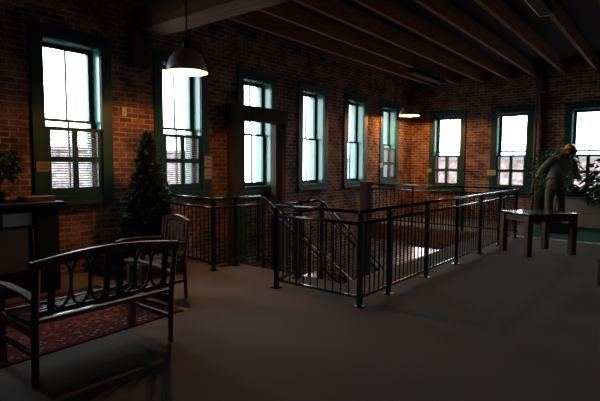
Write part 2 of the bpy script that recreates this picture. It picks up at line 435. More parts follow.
# ------------------------------------------------------------------ timber portal frame and posts
t = thing('timber_portal_frame', 'old dark timber portal frame of two posts and crossbeam before a window', 'timber frame', (-6.38, 6.8, ZLOW))
o = t.location
MB().box(-6.51, -6.37, 5.95, 6.29, ZLOW, 2.39).build('post', M['post'], t, .012, o)
MB().box(-6.51, -6.37, 7.17, 7.50, ZLOW, 2.39).build('post', M['post'], t, .012, o)
MB().box(-6.515, -6.35, 5.92, 7.53, 2.391, 2.68).build('crossbeam', M['post'], t, .012, o)
MB().tube([(-6.31, 7.36, ZLOW), (-6.31, 7.36, 2.4)], .04, 12).build('conduit', M['rust'], t, 0, o)
tp = MB().box(-3.96, -3.82, 6.49, 6.63, ZLOW, 1.27); tp.box(-3.975, -3.805, 6.475, 6.645, 1.271, 1.30)
tag(tp.build('timber_post', M['post'], bevel=.008), 'thick square timber post rising out of the stairwell behind front railing corner', 'post')

# ------------------------------------------------------------------ railings
def straight_rail(root, p0, p1, posts, off, rails=True, gap=.105, ext=(.0, .0)):
    """one guard run between plan points; posts given as distances along it"""
    p0, p1 = Vector((*p0, 0)), Vector((*p1, 0)); d = p1-p0; L = d.length; d.normalize()
    P = lambda s, z: p0+d*s+Vector((0, 0, z))
    MB().tube([P(-ext[0], 1.055), P(L+ext[1], 1.055)], .021, 10).build('top_rail', M['rail'], root, 0, off)
    MB().tube([P(-ext[0], .925), P(L+ext[1], .925)], .019, 10).build('middle_rail', M['rail'], root, 0, off)
    MB().bar(P(0, .105), P(L, .105), .03, .03).build('bottom_rail', M['rail'], root, .003, off)
    for s in posts:
        q = MB().bar(P(s, .012), P(s, 1.04), .05, .05, d).build('post', M['rail'], root, .004, off)
        MB().bar(P(s, 0), P(s, .0115), .11, .11, d).build('base_plate', M['rail'], q, .002, off)
    n = int(L/gap)
    for i in range(1, n):
        s = L*i/n
        if min(abs(s-q) for q in posts) < .04: continue
        MB().bar(P(s, .118), P(s, .91), .014, .014, d).build('baluster', M['rail'], root, 0, off)
# guard railings
RG = 'stairwell guard railings'
t = thing('guard_railing', 'short dark green metal guard railing across the near end of stairwell', 'railing', (-3.2, 4.39, 0), group=RG)
straight_rail(t, (-3.89, 4.39), (-2.70, 4.39), [0, .001+.0], t.location)
t2 = MB()
# the short return that leads onto the stairs
straight_rail(t, (-3.89, 4.45), (-4.02, 4.95), [.515], t.location, gap=.1)
t = thing('guard_railing', 'long dark green metal guard railing along the right side of stairwell, beside the table', 'railing', (-2.66, 7.6, 0), group=RG)
straight_rail(t, (-2.66, 4.39), (-2.66, 10.9), [0, .67, 1.78, 2.93, 4.09, 5.25, 6.46], t.location)
t = thing('guard_railing', 'dark metal guard railing at the far end of stairwell, under far windows', 'railing', (-4.6, 10.95, 0), group=RG)
straight_rail(t, (-6.58, 11.26), (-2.70, 11.26), [.05, 1.3, 2.6, 3.8], t.location, gap=.11)
t = thing('guard_railing', 'dark metal guard railing turning a corner before the brick wall, beside fir tree', 'railing', (-5.25, 4.6, 0), group=RG)
straight_rail(t, (-6.58, 4.67), (-5.27, 4.53), [.03], t.location)
straight_rail(t, (-5.25, 4.53), (-5.25, 5.52), [0, .45, .96], t.location)

# stairs
NT = 23; RUN, RISE = .262, .1826
t = thing('staircase', 'dark staircase going down into the stairwell along the brick wall', 'staircase', (-4.65, VY0, ZLOW))
off = t.location
for i in range(NT-1):
    y = VY0+.002+(i*RUN+.27 if i else 0); z = -(i+1)*RISE
    m = MB(); m.box(-5.2, -4.1, y, y+RUN+(.02 if i else .29), z-.035, z); m.box(-5.2, -4.1, y, y+.015, z, z+RISE-.036)
    m.build('tread', M['carpet'], t, 0, off)
yb = VY0+.27+NT*RUN
for x in (-5.275, -4.06):
    s = MB(); s.prism([(VY0+.003, -.06), (VY0+.27, -.06), (yb-.1, -NT*RISE+.08), (yb-.35, ZLOW), (yb-.75, ZLOW), (VY0+.27, -.42), (VY0+.003, -.42)], 0, x, x+.05)
    s.build('stringer', M['rail'], t, 0, off)
SLP = RISE/RUN
def stair_rail(x, ystart, label, newel, yb):
    t = thing('stair_handrail', label, 'handrail', (x, VY0, 0), group='sloping stair handrails'); off = t.location
    ye = VY0+21*RUN
    zz = lambda y, h: h-(y-yb)*SLP
    MB().tube([(x, ystart, 1.05), (x, yb-.05, 1.05), (x, yb+.05, 1.05-.03), (x, ye, zz(ye, 1.05))], .021, 10).build('top_rail', M['rail'], t, 0, off)
    MB().tube([(x, ystart, .92), (x, yb-.05, .92), (x, yb+.05, .89), (x, ye, zz(ye, .92))], .019, 10).build('middle_rail', M['rail'], t, 0, off)
    MB().tube([(x, yb, .12-.05), (x, ye, zz(ye, .12)-.05)], .014, 8).build('bottom_rail', M['rail'], t, 0, off)
    if newel:
        MB().box(x-.025, x+.025, ystart-.0, ystart+.05, 0, 1.04).build('post', M['rail'], t, .004, off)
    y = yb+.04; k = 0
    while y < ye:
        if k % 10 == 0: MB().box(x-.022, x+.022, y-.022, y+.022, zz(y, 1.02)-1.22, zz(y, 1.03)).build('post', M['rail'], t, 0, off)
        else: MB().box(x-.007, x+.007, y-.007, y+.007, zz(y, .08), zz(y, .90)).build('baluster', M['rail'], t, 0, off)
        y += .125; k += 1
stair_rail(-5.25, 5.50, 'sloping dark green stair handrail on the brick wall side of stairs', False, 5.56)
stair_rail(-4.035, 5.02, 'sloping dark green stair handrail on the open side of stairs', True, 5.52)

# ------------------------------------------------------------------ pendant lamps
def lamp(loc, label, watts, bz):
    t = thing('pendant_lamp', label, 'lamp', loc, group='industrial pendant lamps')
    Rr = .295
    prof = [(.05, .31), (.072, .30), (.124, .285), (.18, .245), (.228, .18), (.262, .09), (.282, .0)]
    MB().lathe(prof+[(.278, -.002)], n=40).build('lamp_shade', M['shade'], t)
    pin = [(.278, -.002), (.257, .085), (.222, .175), (.176, .238), (.122, .277), (.07, .292), (.0, .295)]
    MB().lathe(pin, n=40).build('shade_lining', M['shade_in'], t)
    MB().lathe([(0, .45), (.04, .45), (.055, .42), (.055, .31), (.0, .31)], n=20).build('socket_cap', M['fixture'], t)
    MB().tube([(0, 0, .45), (0, 0, ZC-loc[2]-.02)], .011, 8).build('rod', M['fixture'], t)
    MB().lathe([(0, ZC-loc[2]-.001), (.06, ZC-loc[2]-.002), (.055, ZC-loc[2]-.03), (0, ZC-loc[2]-.035)], n=20).build('canopy', M['fixture'], t)
    MB().lathe([(0, bz+.032), (.03, bz+.042), (.042, bz+.067), (.036, bz+.1), (.02, bz+.135), (.018, .28), (0, .281)], n=16).build('bulb', M['bulb'], t)
    li = bpy.data.lights.new('bulb_light', 'POINT'); li.energy = watts; li.color = (1., .37, .08); li.shadow_soft_size = .03
    lo = bpy.data.objects.new('bulb_light', li); COL.objects.link(lo); lo.parent = t; lo.location = (0, 0, bz)
lamp((-5.22, 4.06, 2.80), 'grey dome pendant lamp hanging in front of the timber beam near the fir tree', 44, .095)
lamp((-5.97, 12.38, 2.965), 'grey dome pendant lamp hanging near the far brick corner', 100, .03)

# ------------------------------------------------------------------ ceiling fixtures and wall oddments
def fixture(x, y0, y1, z, w, label):
    t = thing('fluorescent_fixture', label, 'ceiling light', (x, (y0+y1)/2, z), group='unlit strip lights'); off = t.location
    h = MB(); h.box(x-w/2, x+w/2, y0, y1, z, z+.1); h.build('housing', M['fixture'], t, 0, off)
    e = MB(); e.box(x-w/2-.003, x+w/2+.003, y1, y1+.012, z-.012, z+.03); e.build('end_cap', M['pale'], t, 0, off)
    e = MB(); e.box(x-w/2-.012, x-w/2, y0, y1, z-.01, z+.012); e.build('edge_trim', M['pale'], t, 0, off)
    for yy in (y0+.3, y1-.3): MB().tube([(x, yy, z+.1), (x, yy, ZC)], .008, 6).build('hanger', M['fixture'], t, 0, off)
fixture(-1.57, 6.3, 7.62, 3.74, .17, 'unlit strip light hanging near the ceiling, its pale end showing above room centre')
fixture(-4.96, 10.3, 12.25, 3.74, .14, 'unlit strip light hanging between joists near the far pendant lamp')

p = thing('wall_pipe', 'rusty vertical pipe running up far brick wall behind the hard-hatted figure', 'pipe', (-2.88, YF-.08, 0)); off = p.location
MB().tube([(-2.88, YF-.085, 0), (-2.88, YF-.085, ZC)], .07, 14).build('pipe', M['rust'], p, 0, off)
for z in (1.1, 2.3, 3.5): MB().box(-2.97, -2.79, YF-.16, YF-.0005, z, z+.04).build('bracket', M['rust'], p, 0, off)
p = thing('wall_pipe', 'thin grey conduit on far brick wall left of the rusty pipe', 'pipe', (-3.0, YF-.02, 0)); off = p.location
MB().tube([(-3.02, YF-.022, .0), (-3.02, YF-.022, ZC)], .018, 8).build('pipe', M['shade'], p, 0, off)
for z in (1.6, 2.9): MB().box(-3.06, -2.98, YF-.045, YF-.0005, z, z+.02).build('bracket', M['shade'], p, 0, off)

def card(name, label, axis, a0, a1, z0, z1, wallpos, mat, thick=.012, lines=2):
    """little card standing off a casing"""
    m = MB()
    if axis == 'L': m.box(wallpos, wallpos+thick, a0, a1, z0, z1)
    else: m.box(a0, a1, wallpos-thick, wallpos, z0, z1)
    o = m.build(name, mat); tag(o, label, 'sign', 'small cards by the windows')
    for i in range(lines):
        z = z1-(i+1)*(z1-z0)/(lines+1); q = MB(); hh = (z1-z0)*.03
        e = (a1-a0)*.14
        if axis == 'L': q.box(wallpos+thick, wallpos+thick+.001, a0+e, a1-e, z-hh, z+hh)
        else: q.box(a0+e, a1-e, wallpos-thick-.001, wallpos-thick, z-hh, z+hh)
        q.build('print_line', M['ink'], o)
XC = XL+.0305
card('card', 'tan card on the left casing of the window nearest the bench', 'L', 2.645, 2.815, 1.45, 1.59, XC, M['tan_card'])
card('card', 'upper cream card on the right casing of the lamp-side window', 'L', 5.47, 5.63, 1.52, 1.71, XC, M['cream_card'])
card('card', 'lower cream card on the right casing of the lamp-side window', 'L', 5.47, 5.63, 1.30, 1.49, XC, M['cream_card'])
card('card', 'cream card at the long-wall window closest to the corner', 'L', 11.80, 11.96, 1.50, 1.63, XC, M['cream_card'])
YCd = YF-.0305
card('card', 'cream card at the left of the far-wall corner window', 'F', -6.05, -5.90, 1.36, 1.47, YCd, M['cream_card'])
card('card', 'cream card at the left of the middle far-wall window', 'F', -4.22, -3.99, 1.30, 1.45, YCd, M['cream_card'])
th = thing('thermostat', 'small pale thermostat box on brick between the two nearest windows', 'thermostat', (XL+.02, 3.94, 2.36)); off = th.location
MB().box(XL+.0005, XL+.03, 3.89, 3.97, 2.29, 2.42).build('case', M['whiteplastic'], th, .004, off)
MB().box(XL+.03, XL+.033, 3.915, 3.945, 2.32, 2.34).build('dial', M['shade'], th, 0, off)

# ------------------------------------------------------------------ bench
t = thing('garden_bench', 'dark wooden bench with black iron ovals in its back, on red rug edge', 'bench', (-3.7, 1.9, 0)); off = t.location
Y0, Y1 = 1.33, 2.46
for y in (Y0, Y1):
    MB().tube([(-3.44, y, .0), (-3.42, y, .45), (-3.35, y, .895)], [.026, .030, .028], 4).build('back_post', M['darkwoodz'], t, 0, off)
    MB().box(-4.09, -4.03, y-.03, y+.03, .016, .60).build('front_leg', M['darkwoodz'], t, .005, off)
    a = MB(); pts = [(-3.40, .60), (-3.6, .625), (-3.9, .63), (-4.12, .61), (-4.18, .58)]
    a.prism([(x, z) for x, z in pts]+[(x, z+.03) for x, z in pts[::-1]], 1, y-.03, y+.03)
    a.build('armrest', M['dullwood'], t, .006, off)
    MB().bar((-3.43, y, .22), (-4.04, y, .22), .025, .04).build('stretcher', M['darkwood'], t, .004, off)
    MB().bar((-3.43, y, .38), (-4.04, y, .38), .03, .07).build('side_apron', M['darkwood'], t, .004, off)
n = 14; up = []; lo = []
for i in range(n+1):
    q = i/n; y = Y0-.04+(Y1-Y0+.07)*q; z = .872+.05*math.sin(math.pi*q)
    up.append((y, z+.03)); lo.append((y, z-.035))
m = MB(); m.prism(up+lo[::-1], 0, -3.37, -3.325); m.build('top_rail', M['darkwood'], t, .006, off)
MB().box(-3.435, -3.395, Y0+.02, Y1-.02, .445, .478).build('lower_back_rail', M['darkwoodz'], t, .005, off)
MB().box(-3.42, -3.402, Y0+.03, Y1-.03, .497, .535).build('iron_rail', M['iron'], t, .003, off)
def backx(z): return -3.41+(z-.45)*.14
for s in (.09, .455, .547, .914):
    y = Y0+(Y1-Y0)*s; zt = .86+.05*math.sin(math.pi*s)
    MB().bar((backx(.53), y, .53), (backx(zt), y, zt), .05, .016, (1, 0, 0)).build('back_slat', M['iron'], t, .003, off)
for s in (.145, .275, .40, .602, .727, .857):
    y = Y0+(Y1-Y0)*s; zt = .86+.05*math.sin(math.pi*s); zc = (.535+zt)/2; hz = (zt-.535)/2
    MB().tube([(backx(zc+hz*math.sin(u)), y+.074*math.cos(u), zc+hz*math.sin(u)) for u in [2*math.pi*k/28 for k in range(28)]], .0115, 8, closed=True).build('iron_oval', M['iron'], t, 0, off)
se = MB()
for i in range(7):
    x = -3.47-.088*i-.039; tilt = (1.0, 0, -1.5, -5, -7, -9, -12)[i]
    se.box(-.039, .039, Y0, Y1, -.011, .011, Matrix.Translation((x, 0, .437-.0012*i*i)) @ Matrix.Rotation(R(tilt), 4, 'Y'))
se.build('seat', M['seatwood'], t, .004, off)
MB().box(-4.07, -4.04, Y0+.03, Y1-.03, .35, .42).build('front_apron', M['darkwood'], t, .004, off)

# ------------------------------------------------------------------ armchair (local: faces -Y, back at +Y)
t = thing('armchair', 'dark wooden armchair with an arched back, between the fir tree and bench', 'chair', (-4.75, 3.17, 0), R(-7))
W2 = .28
for s in (-1, 1):
    MB().tube([(s*W2, .27, 0), (s*W2, .25, .45), (s*W2, .31, .90)], [.024, .027, .024], 4).build('back_post', M['darkwoodz'], t)
    MB().box(s*W2-.024, s*W2+.024, -.29, -.24, .0135, .63).build('front_leg', M['darkwoodz'], t, .004)
    a = MB(); pts = [(.26, .63), (.0, .65), (-.22, .65), (-.33, .63)]
    a.prism([(y, z) for y, z in pts]+[(y, z+.028) for y, z in pts[::-1]], 0, s*W2-.034, s*W2+.034); a.build('armrest', M['darkwood'], t, .005)
    MB().bar((s*W2, .25, .2), (s*W2, -.26, .2), .022, .036).build('stretcher', M['darkwood'], t, .003)
    MB().bar((s*W2, .25, .39), (s*W2, -.26, .39), .025, .06).build('side_apron', M['darkwood'], t, .003)
up = []; lo = []
for i in range(13):
    q = i/12; x = -W2-.02+(2*W2+.04)*q; z = .88+.05*math.sin(math.pi*q); up.append((x, z+.028)); lo.append((x, z-.03))
MB().prism(up+lo[::-1], 1, .288, .328).build('top_rail', M['darkwood'], t, .005)
MB().box(-W2+.02, W2-.02, .25, .28, .47, .52).build('lower_back_rail', M['darkwood'], t, .004)
for x in (-.15, -.075, 0, .075, .15):
    MB().bar((x, .27, .52), (x, .305, .88), .06, .014, (0, 1, 0)).build('back_slat', M['darkwoodz'], t, .003)
for x in (-.075, .075):
    MB().tube([(x+.06*math.cos(u), .288+.03*math.sin(u), .69+.17*math.sin(u)) for u in [2*math.pi*k/24 for k in range(24)]], .010, 8, closed=True).build('iron_oval', M['iron'], t)
se = MB()
for i in range(6): se.box(-W2, W2, .235-.085*(i+1)+.008, .235-.085*i, .425, .447)
se.build('seat', M['dullwood'], t, .004)
MB().box(-W2, W2, -.285, -.26, .35, .42).build('front_apron', M['darkwood'], t, .003)

# ------------------------------------------------------------------ rug
t = thing('persian_rug', 'red and cream patterned rug with dark border under the bench front legs', 'rug', (-4.81, 1.72, 0), R(2.5))
MB().box(-RUGX, RUGX, -RUGY, RUGY, .001, .013).build('pile', M['rug'], t, .004)
fr = MB()
for s in (-1, 1):
    for i in range(84):
        x = -RUGX+.01+i*(2*RUGX-.02)/83; fr.bar((x, s*RUGY, .005), (x+.008*math.sin(i*2.3), s*(RUGY+.07), .003), .008, .004)
fr.build('fringe', M['cream_card'], t)

# ------------------------------------------------------------------ old mantel cabinet by the near window
t = thing('display_cabinet', 'black mantel-topped cabinet with a smoked glass front under the nearest window', 'cabinet', (-6.15, 1.4, 0)); off = t.location
CX0, CX1, CY0, CY1 = -6.55, -5.90, .3, 2.62
MB().box(CX0, CX1+.05, CY0-.06, CY1+.06, 1.05, 1.10).build('mantel_top', M['black'], t, .008, off)
MB().box(CX0, CX1-.03, CY0+.02, CY1-.02, 0, .30).build('base', M['black'], t, .006, off)
for y in (CY0, CY1-.26): MB().box(CX0, CX1, y, y+.26, 0, 1.049).build('pilaster', M['black'], t, .01, off)
MB().box(CX0, CX0+.03, CY0+.26, CY1-.26, .30, 1.049).build('back_panel', M['black'], t, 0, off)
MB().box(CX0+.03, CX1-.03, CY0+.26, CY1-.26, .80, .83).build('shelf', M['black'], t, .003, off)
MB().box(CX1-.05, CX1-.03, CY0+.262, CY1-.34, .30, .80).build('glass_front', M['greyglass'], t, 0, off)
MB().tube([(CX1-.02, CY1-.30, .31), (CX1-.02, CY1-.30, .79)], .012, 8).build('brass_bar', M['oldbox'], t, 0, off)
o = MB().box(-6.05, -5.945, 2.02, 2.33, .8305, .98).build('reflection_block', M['bluish'], bevel=.004); tag(o, 'pale bluish block imitating a window reflection on the cabinet shelf, next to its right pilaster', 'box')  # added blocks, painted like window reflections in the cabinet front
o = MB().box(-6.05, -5.945, 1.72, 1.94, .8305, .92).build('reflection_block', M['bluish'], bevel=.004); tag(o, 'smaller pale bluish block imitating a window reflection on the cabinet shelf at photo edge', 'box')
o = MB().box(-6.30, -6.02, 2.30, 2.64, 1.1005, 1.16).build('wooden_box', M['oldbox'], bevel=.006); tag(o, 'low rough reddish wooden box on the black cabinet top', 'box')

# ------------------------------------------------------------------ plants
def leaf(mb, base, direction, ln, wd, roll=0., bend=.25):
    d = direction.normalized(); up = Vector((0, 0, 1)); x = d.cross(up)
    if x.length < 1e-3: x = Vector((1, 0, 0))
    x.normalize(); nrm = x.cross(d)
    x = (x*math.cos(roll)+nrm*math.sin(roll)); nrm = x.cross(d)
    P = lambda s, t, h: mb.bm.verts.new(base+d*ln*s+x*wd*t+nrm*h-up*bend*ln*s*s)
    a = P(0, 0, 0); b1 = P(.35, .5, .012); b2 = P(.35, -.5, .012); bc = P(.4, 0, 0); c1 = P(.7, .4, .01); c2 = P(.7, -.4, .01); e = P(1, 0, 0)
    for q in ((a, b1, bc), (a, bc, b2), (b1, c1, bc), (b2, bc, c2), (bc, c1, e), (bc, e, c2)):
        f = mb.bm.faces.new(q); f.material_index = mb.mi
def rnd_dir(zlo=-.4, zhi=1.):
    a = random.uniform(0, 2*math.pi); z = random.uniform(zlo, zhi); r = math.sqrt(max(0, 1-z*z)); return Vector((r*math.cos(a), r*math.sin(a), z))
def leafy_plant(name, label, loc, h, rad, n, ln, wd, pot=True, zc=.6, stems=3, z0=0.):
    t = thing(name, label, 'plant', loc)
    if pot:
        ps = min(1., h/1.4)
        MB().lathe([(r_*ps, z_*ps) for r_, z_ in ((0, 0), (.13, 0), (.17, .26), (.18, .28), (.16, .28), (.15, .24), (0, .24))], n=20).build('pot', M['pot'], t)
    s = MB()
    fo = MB()
    for i in range(stems):
        a = 2*math.pi*i/stems; tip = Vector((rad*.45*math.cos(a), rad*.45*math.sin(a), h*.86))
        s.tube([(0.02*math.cos(a), .02*math.sin(a), .1 if pot else z0), (tip.x*.3, tip.y*.3, h*.4), tip], [.016, .013, .006], 6)
    s.build('stem', M['bark'], t)
    for i in range(n):
        d = rnd_dir(-.9, 1); r = random.uniform(.25, 1)**.5
        p = Vector((d.x*rad*r, d.y*rad*r, h*zc+d.z*h*(1-zc)*r))
        leaf(fo, p, (Vector((d.x, d.y, d.z*.3))+rnd_dir(-.6, .5)*.7), ln*random.uniform(.7, 1.2), wd*random.uniform(.7, 1.2), random.uniform(-.8, .8), .35)
    fo.build('foliage', M['leaf'], t)
    return t
leafy_plant('ficus_plant', 'tall leafy indoor plant behind the hard-hatted figure, against far wall', (-2.38, 13.24, .012), 2.1, .56, 820, .12, .055, True, .68)
leafy_plant('leafy_plant', 'big-leaved dark plant right of the hard-hatted figure, before far window', (-.95, 12.2, .012), 1.9, .62, 420, .19, .10, True, .66)
leafy_plant('mantel_plant', 'dark bushy plant on the cabinet top at the left photo edge', (-6.24, 2.08, 1.101), .68, .22, 300, .10, .05, True, .66)

def fir(loc, h, rad, label):
    t = thing('fir_tree', label, 'tree', loc)
    MB().tube([(0, 0, 0), (0, 0, h*.95)], [.03, .006], 8).build('trunk', M['bark'], t)
    MB().lathe([(0, 0), (.2, 0), (.21, .04), (.05, .07), (.05, .12), (0, .12)], n=18).build('stand', M['pot'], t)
    fo = MB(); lev = 46
    for i in range(lev):
        q = i/(lev-1); z = .18+(h-.22)*q; rr = rad*(1-q)**.85+.03; nb = int(7+13*(1-q))
        for k in range(nb):
            a = 2*math.pi*(k+random.random()*.7)/nb+i*.7; L = rr*random.uniform(.78, 1.1)
            d = Vector((math.cos(a), math.sin(a), .12)).normalized(); tip = Vector((0, 0, z))+d*L-Vector((0, 0, L*.18))
            base = Vector((0, 0, z)); m = max(6, int(L/.024))
            side = d.cross(Vector((0, 0, 1))).normalized()
            for g in range(m):
                p = base.lerp(tip, .2+.8*g/(m-1)); nl = .115*(1-.35*g/m)
                for s in (-1, 1, 0):
                    dd = (d*.6+side*s*random.uniform(.6, 1)+Vector((0, 0, random.uniform(-.7, .7)))).normalized()
                    e = p+dd*nl; wv = dd.cross(Vector((0, 0, 1))).normalized()*.017
                    fo.poly((p-wv, p+wv, e))
            fo.poly((tip-side*.012, tip+side*.012, tip+d*.06))
    for g in range(40):
        p = Vector((0, 0, h-.12+.003*g)); dd = rnd_dir(.1, .9); fo.poly((p-Vector((.004, 0, 0)), p+Vector((.004, 0, 0)), p+dd*.07))
    fo.build('needles', M['needle'], t)
    return t
fir((-5.93, 3.90, 0), 2.02, .50, 'dark green artificial fir tree between the two nearest windows')

# ------------------------------------------------------------------ tables
t = thing('wooden_table', 'small dark polished wooden table standing by the end of long railing', 'table', (-1.905, 9.29, 0), R(52.6))
LX, LY = .46, .32
for sx in (-1, 1):
    for sy in (-1, 1):
        MB().box(sx*LX-.05, sx*LX+.05, sy*LY-.05, sy*LY+.05, 0, .70).build('leg', M['darkwoodz'], t, .006)
ap = MB()
for s in (-1, 1):
    ap.box(-LX+.055, LX-.055, s*LY-.02, s*LY+.02, .60, .70); ap.box(s*LX-.02, s*LX+.02, -LY+.055, LY-.055, .60, .70)
ap.build('apron', M['darkwoodz'], t, .003)
MB().box(-LX-.06, LX+.06, -LY-.06, LY+.06, .701, .745).build('table_top', M['tablewood'], t, .008)
t = thing('low_stool', 'dark low wooden stool just showing at the right photo edge', 'stool', (-.44, 7.26, 0), R(38.7))
for sx in (-1, 1):
    for sy in (-1, 1): MB().box(sx*.2-.03, sx*.2+.03, sy*.16-.03, sy*.16+.03, 0, .30).build('leg', M['black'], t, .004)
MB().box(-.24, .24, -.2, .2, .301, .35).build('seat', M['black'], t, .008)

# ------------------------------------------------------------------ person
def skin(name, verts, edges, rad, mat, parent, sub=2, root=0):
    me = bpy.data.meshes.new(name); me.from_pydata([tuple(v) for v in verts], edges, [])
    o = bpy.data.objects.new(name, me); COL.objects.link(o)
    o.modifiers.new('s', 'SKIN')
    for i, r in enumerate(rad):
        d = me.skin_vertices[0].data[i]; d.radius = r if isinstance(r, tuple) else (r, r); d.use_root = (i == root)
    ss = o.modifiers.new('u', 'SUBSURF'); ss.levels = sub; ss.render_levels = sub
    dg = bpy.context.evaluated_depsgraph_get(); dg.update()
    m2 = bpy.data.meshes.new_from_object(o.evaluated_get(dg)); m2.name = name
    o.modifiers.clear(); o.data = m2; m2.materials.clear(); m2.materials.append(mat)
    for p in m2.polygons: p.use_smooth = True
    o.parent = parent
    return o
PZ = .26
per = thing('person', 'person in olive work jacket and yellow hard hat, seen from behind, bending forward', 'person', (-2.12, 12.4, PZ), math.atan2(.625, .78))
# local: x to the right of the picture, y away from the viewer, z up from the plinth
J = {}
def G(px, py, y=0.):       # sideways and up of the figure's joints, measured on the photo and scaled to its distance
    k = (11.07+y)/467.9
    return ((px-300)*k-257.4*11.07/467.9, y, 1.31-(py-166.3)*k)
pts = [('pelvis', G(553.5, 182), .13), ('waist', G(554, 176, .06), .12), ('chest', G(558.5, 166.5, .2), .115), ('neck0', G(563, 159, .32), .06), ('neck', G(564.5, 156.5, .36), .055),
       ('head', G(566, 152.5, .42), .09), ('crown', G(566.8, 149, .44), .08),
       ('shL', G(548.5, 161.6, .17), .05), ('elL', G(541.5, 168, .2), .05), ('wrL', G(537, 174, .34), .033), ('haL', G(535.5, 176.5, .38), .036),
       ('shR', G(570, 163.2, .26), .05), ('elR', G(573, 172.5, .36), .05), ('wrR', G(577, 177.5, .56), .033), ('haR', G(577.6, 178.5, .63), .036),
       ('hpL', G(549.5, 184), .095), ('knL', G(548, 202, .06), .06), ('anL', G(548.5, 218, -.03), .042), ('toL', (-.20, .14, .04), .035),
       ('hpR', G(558, 184), .095), ('knR', G(560, 202, .06), .06), ('anR', G(560.5, 218, .0), .042), ('toR', (.08, .17, .04), .035)]
for i, (n_, p, r) in enumerate(pts): J[n_] = i
E_ = [('pelvis', 'waist'), ('waist', 'chest'), ('chest', 'neck0'), ('neck0', 'neck'), ('neck', 'head'), ('head', 'crown'), ('chest', 'shL'), ('shL', 'elL'), ('elL', 'wrL'), ('wrL', 'haL'),
      ('chest', 'shR'), ('shR', 'elR'), ('elR', 'wrR'), ('wrR', 'haR'), ('pelvis', 'hpL'), ('hpL', 'knL'), ('knL', 'anL'), ('anL', 'toL'), ('pelvis', 'hpR'), ('hpR', 'knR'), ('knR', 'anR'), ('anR', 'toR')]
V = [Vector(p) for _, p, _ in pts]; RD = [r for *_, r in pts]; ED = [(J[a], J[b]) for a, b in E_]
for side, w, h, sx in (('L', 'wrL', 'haL', -1), ('R', 'wrR', 'haR', 1)):     # five fingers on each hand
    d = (V[J[h]]-V[J[w]]).normalized(); lat = d.cross(Vector((0, 0, 1))).normalized()
    for k, ln in enumerate((.07, .08, .075, .06)):
        b = V[J[h]]+lat*(k-1.5)*.019+d*.02; q1 = b+d*ln*.55-Vector((0, 0, .012)); q2 = q1+d*ln*.4-Vector((0, 0, .03))
        i0 = len(V); V += [b, q1, q2]; RD += [.011, .0095, .008]; ED += [(J[h], i0), (i0, i0+1), (i0+1, i0+2)]
    b = V[J[w]]+d*.02-lat*.03*sx; q = b+d*.035-lat*.02*sx; i0 = len(V); V += [b, q]; RD += [.012, .009]; ED += [(J[w], i0), (i0, i0+1)]
body = skin('body', V, ED, RD, M['skin'], per)
def loft(mb, rings, n=22):
    """elliptical rings (centre, half width, half depth) skinned into one closed surface"""
    L_ = []
    for k, (c, rx, ry) in enumerate(rings):
        a = Vector(rings[max(0, k-1)][0]); b = Vector(rings[min(len(rings)-1, k+1)][0]); d = (b-a).normalized()
        x = Vector((1, 0, 0)); x = (x-d*x.dot(d)).normalized(); y = d.cross(x)
        L_.append([mb.bm.verts.new(Vector(c)+x*rx*math.cos(2*math.pi*q/n)+y*ry*math.sin(2*math.pi*q/n)) for q in range(n)])
    for A, B in zip(L_, L_[1:]):
        for q in range(n):
            f = mb.bm.faces.new((A[q], A[(q+1) % n], B[(q+1) % n], B[q])); f.smooth = True
    mb.bm.faces.new(L_[0][::-1]); mb.bm.faces.new(L_[-1])
def limb(mb, pts, rad, n=16):
    """rounded sleeve or leg through joints, bent smoothly"""
    P = [Vector(p) for p in pts]; Q = []; RR = []
    for k in range(len(P)-1):
        p0 = P[max(k-1, 0)]; p1 = P[k]; p2 = P[k+1]; p3 = P[min(k+2, len(P)-1)]
        for u in (0, .2, .4, .6, .8):
            Q.append(.5*(2*p1+(p2-p0)*u+(2*p0-5*p1+4*p2-p3)*u*u+(3*p1-p0-3*p2+p3)*u**3)); RR.append(rad[k]+(rad[k+1]-rad[k])*u)
    Q.append(P[-1]); RR.append(rad[-1]); mb.tube(Q, RR, n)
jk = MB()
loft(jk, [(G(553.3, 181.5, .0), .19, .155), (G(553.6, 179.5, .02), .192, .157), (G(554, 177.3, .05), .178, .145), (G(555.5, 172.5, .11), .205, .16), (G(557.5, 168, .17), .232, .168),
          (G(559, 164, .23), .25, .165), (G(560.3, 161, .275), .235, .145), (G(561.5, 159, .305), .18, .12), (G(562.8, 157.6, .33), .105, .092), (G(563.8, 156.6, .35), .082, .08)])
for sh, el, wr, inn in (('shL', 'elL', 'wrL', (.10, .02, .02)), ('shR', 'elR', 'wrR', (-.10, 0, .02))):
    limb(jk, [V[J[sh]]+Vector(inn), V[J[sh]]+Vector(inn)*.15, V[J[el]], V[J[wr]]], [.085, .098, .078, .058])
jk.build('jacket', M['olive'], per)
tr = MB()
loft(tr, [(G(553.9, 178.5, .03), .172, .14), (G(553.7, 181, .02), .182, .15), (G(553.6, 184.5, .0), .184, .155), (G(553.6, 188, .0), .17, .14), (G(553.6, 190.5, .0), .12, .1)])
for h_, k_, c_ in (('hpL', 'knL', G(548.5, 217.8, -.03)), ('hpR', 'knR', G(560.5, 217.8, .0))):
    limb(tr, [V[J[h_]], V[J[h_]]*.55+V[J[k_]]*.45, V[J[k_]], c_], [.105, .105, .092, .086])
tr.build('trousers', M['olive2'], per)
bl = MB(); loft(bl, [(G(553.9, 177.9, .045), .184, .151), (G(554, 176.7, .057), .184, .151)], 28); bl.build('belt', M['leather'], per)
for s, a, tt in ((-1, 'anL', 'toL'), (1, 'anR', 'toR')):
    sk = skin('boot', [V[J[a]]+Vector((0, 0, .05)), V[J[a]]-Vector((0, 0, .03)), V[J[tt]]+Vector((0, 0, .015))], [(0, 1), (1, 2)], [.06, .06, .05], M['leather'], per)
hat = MB()
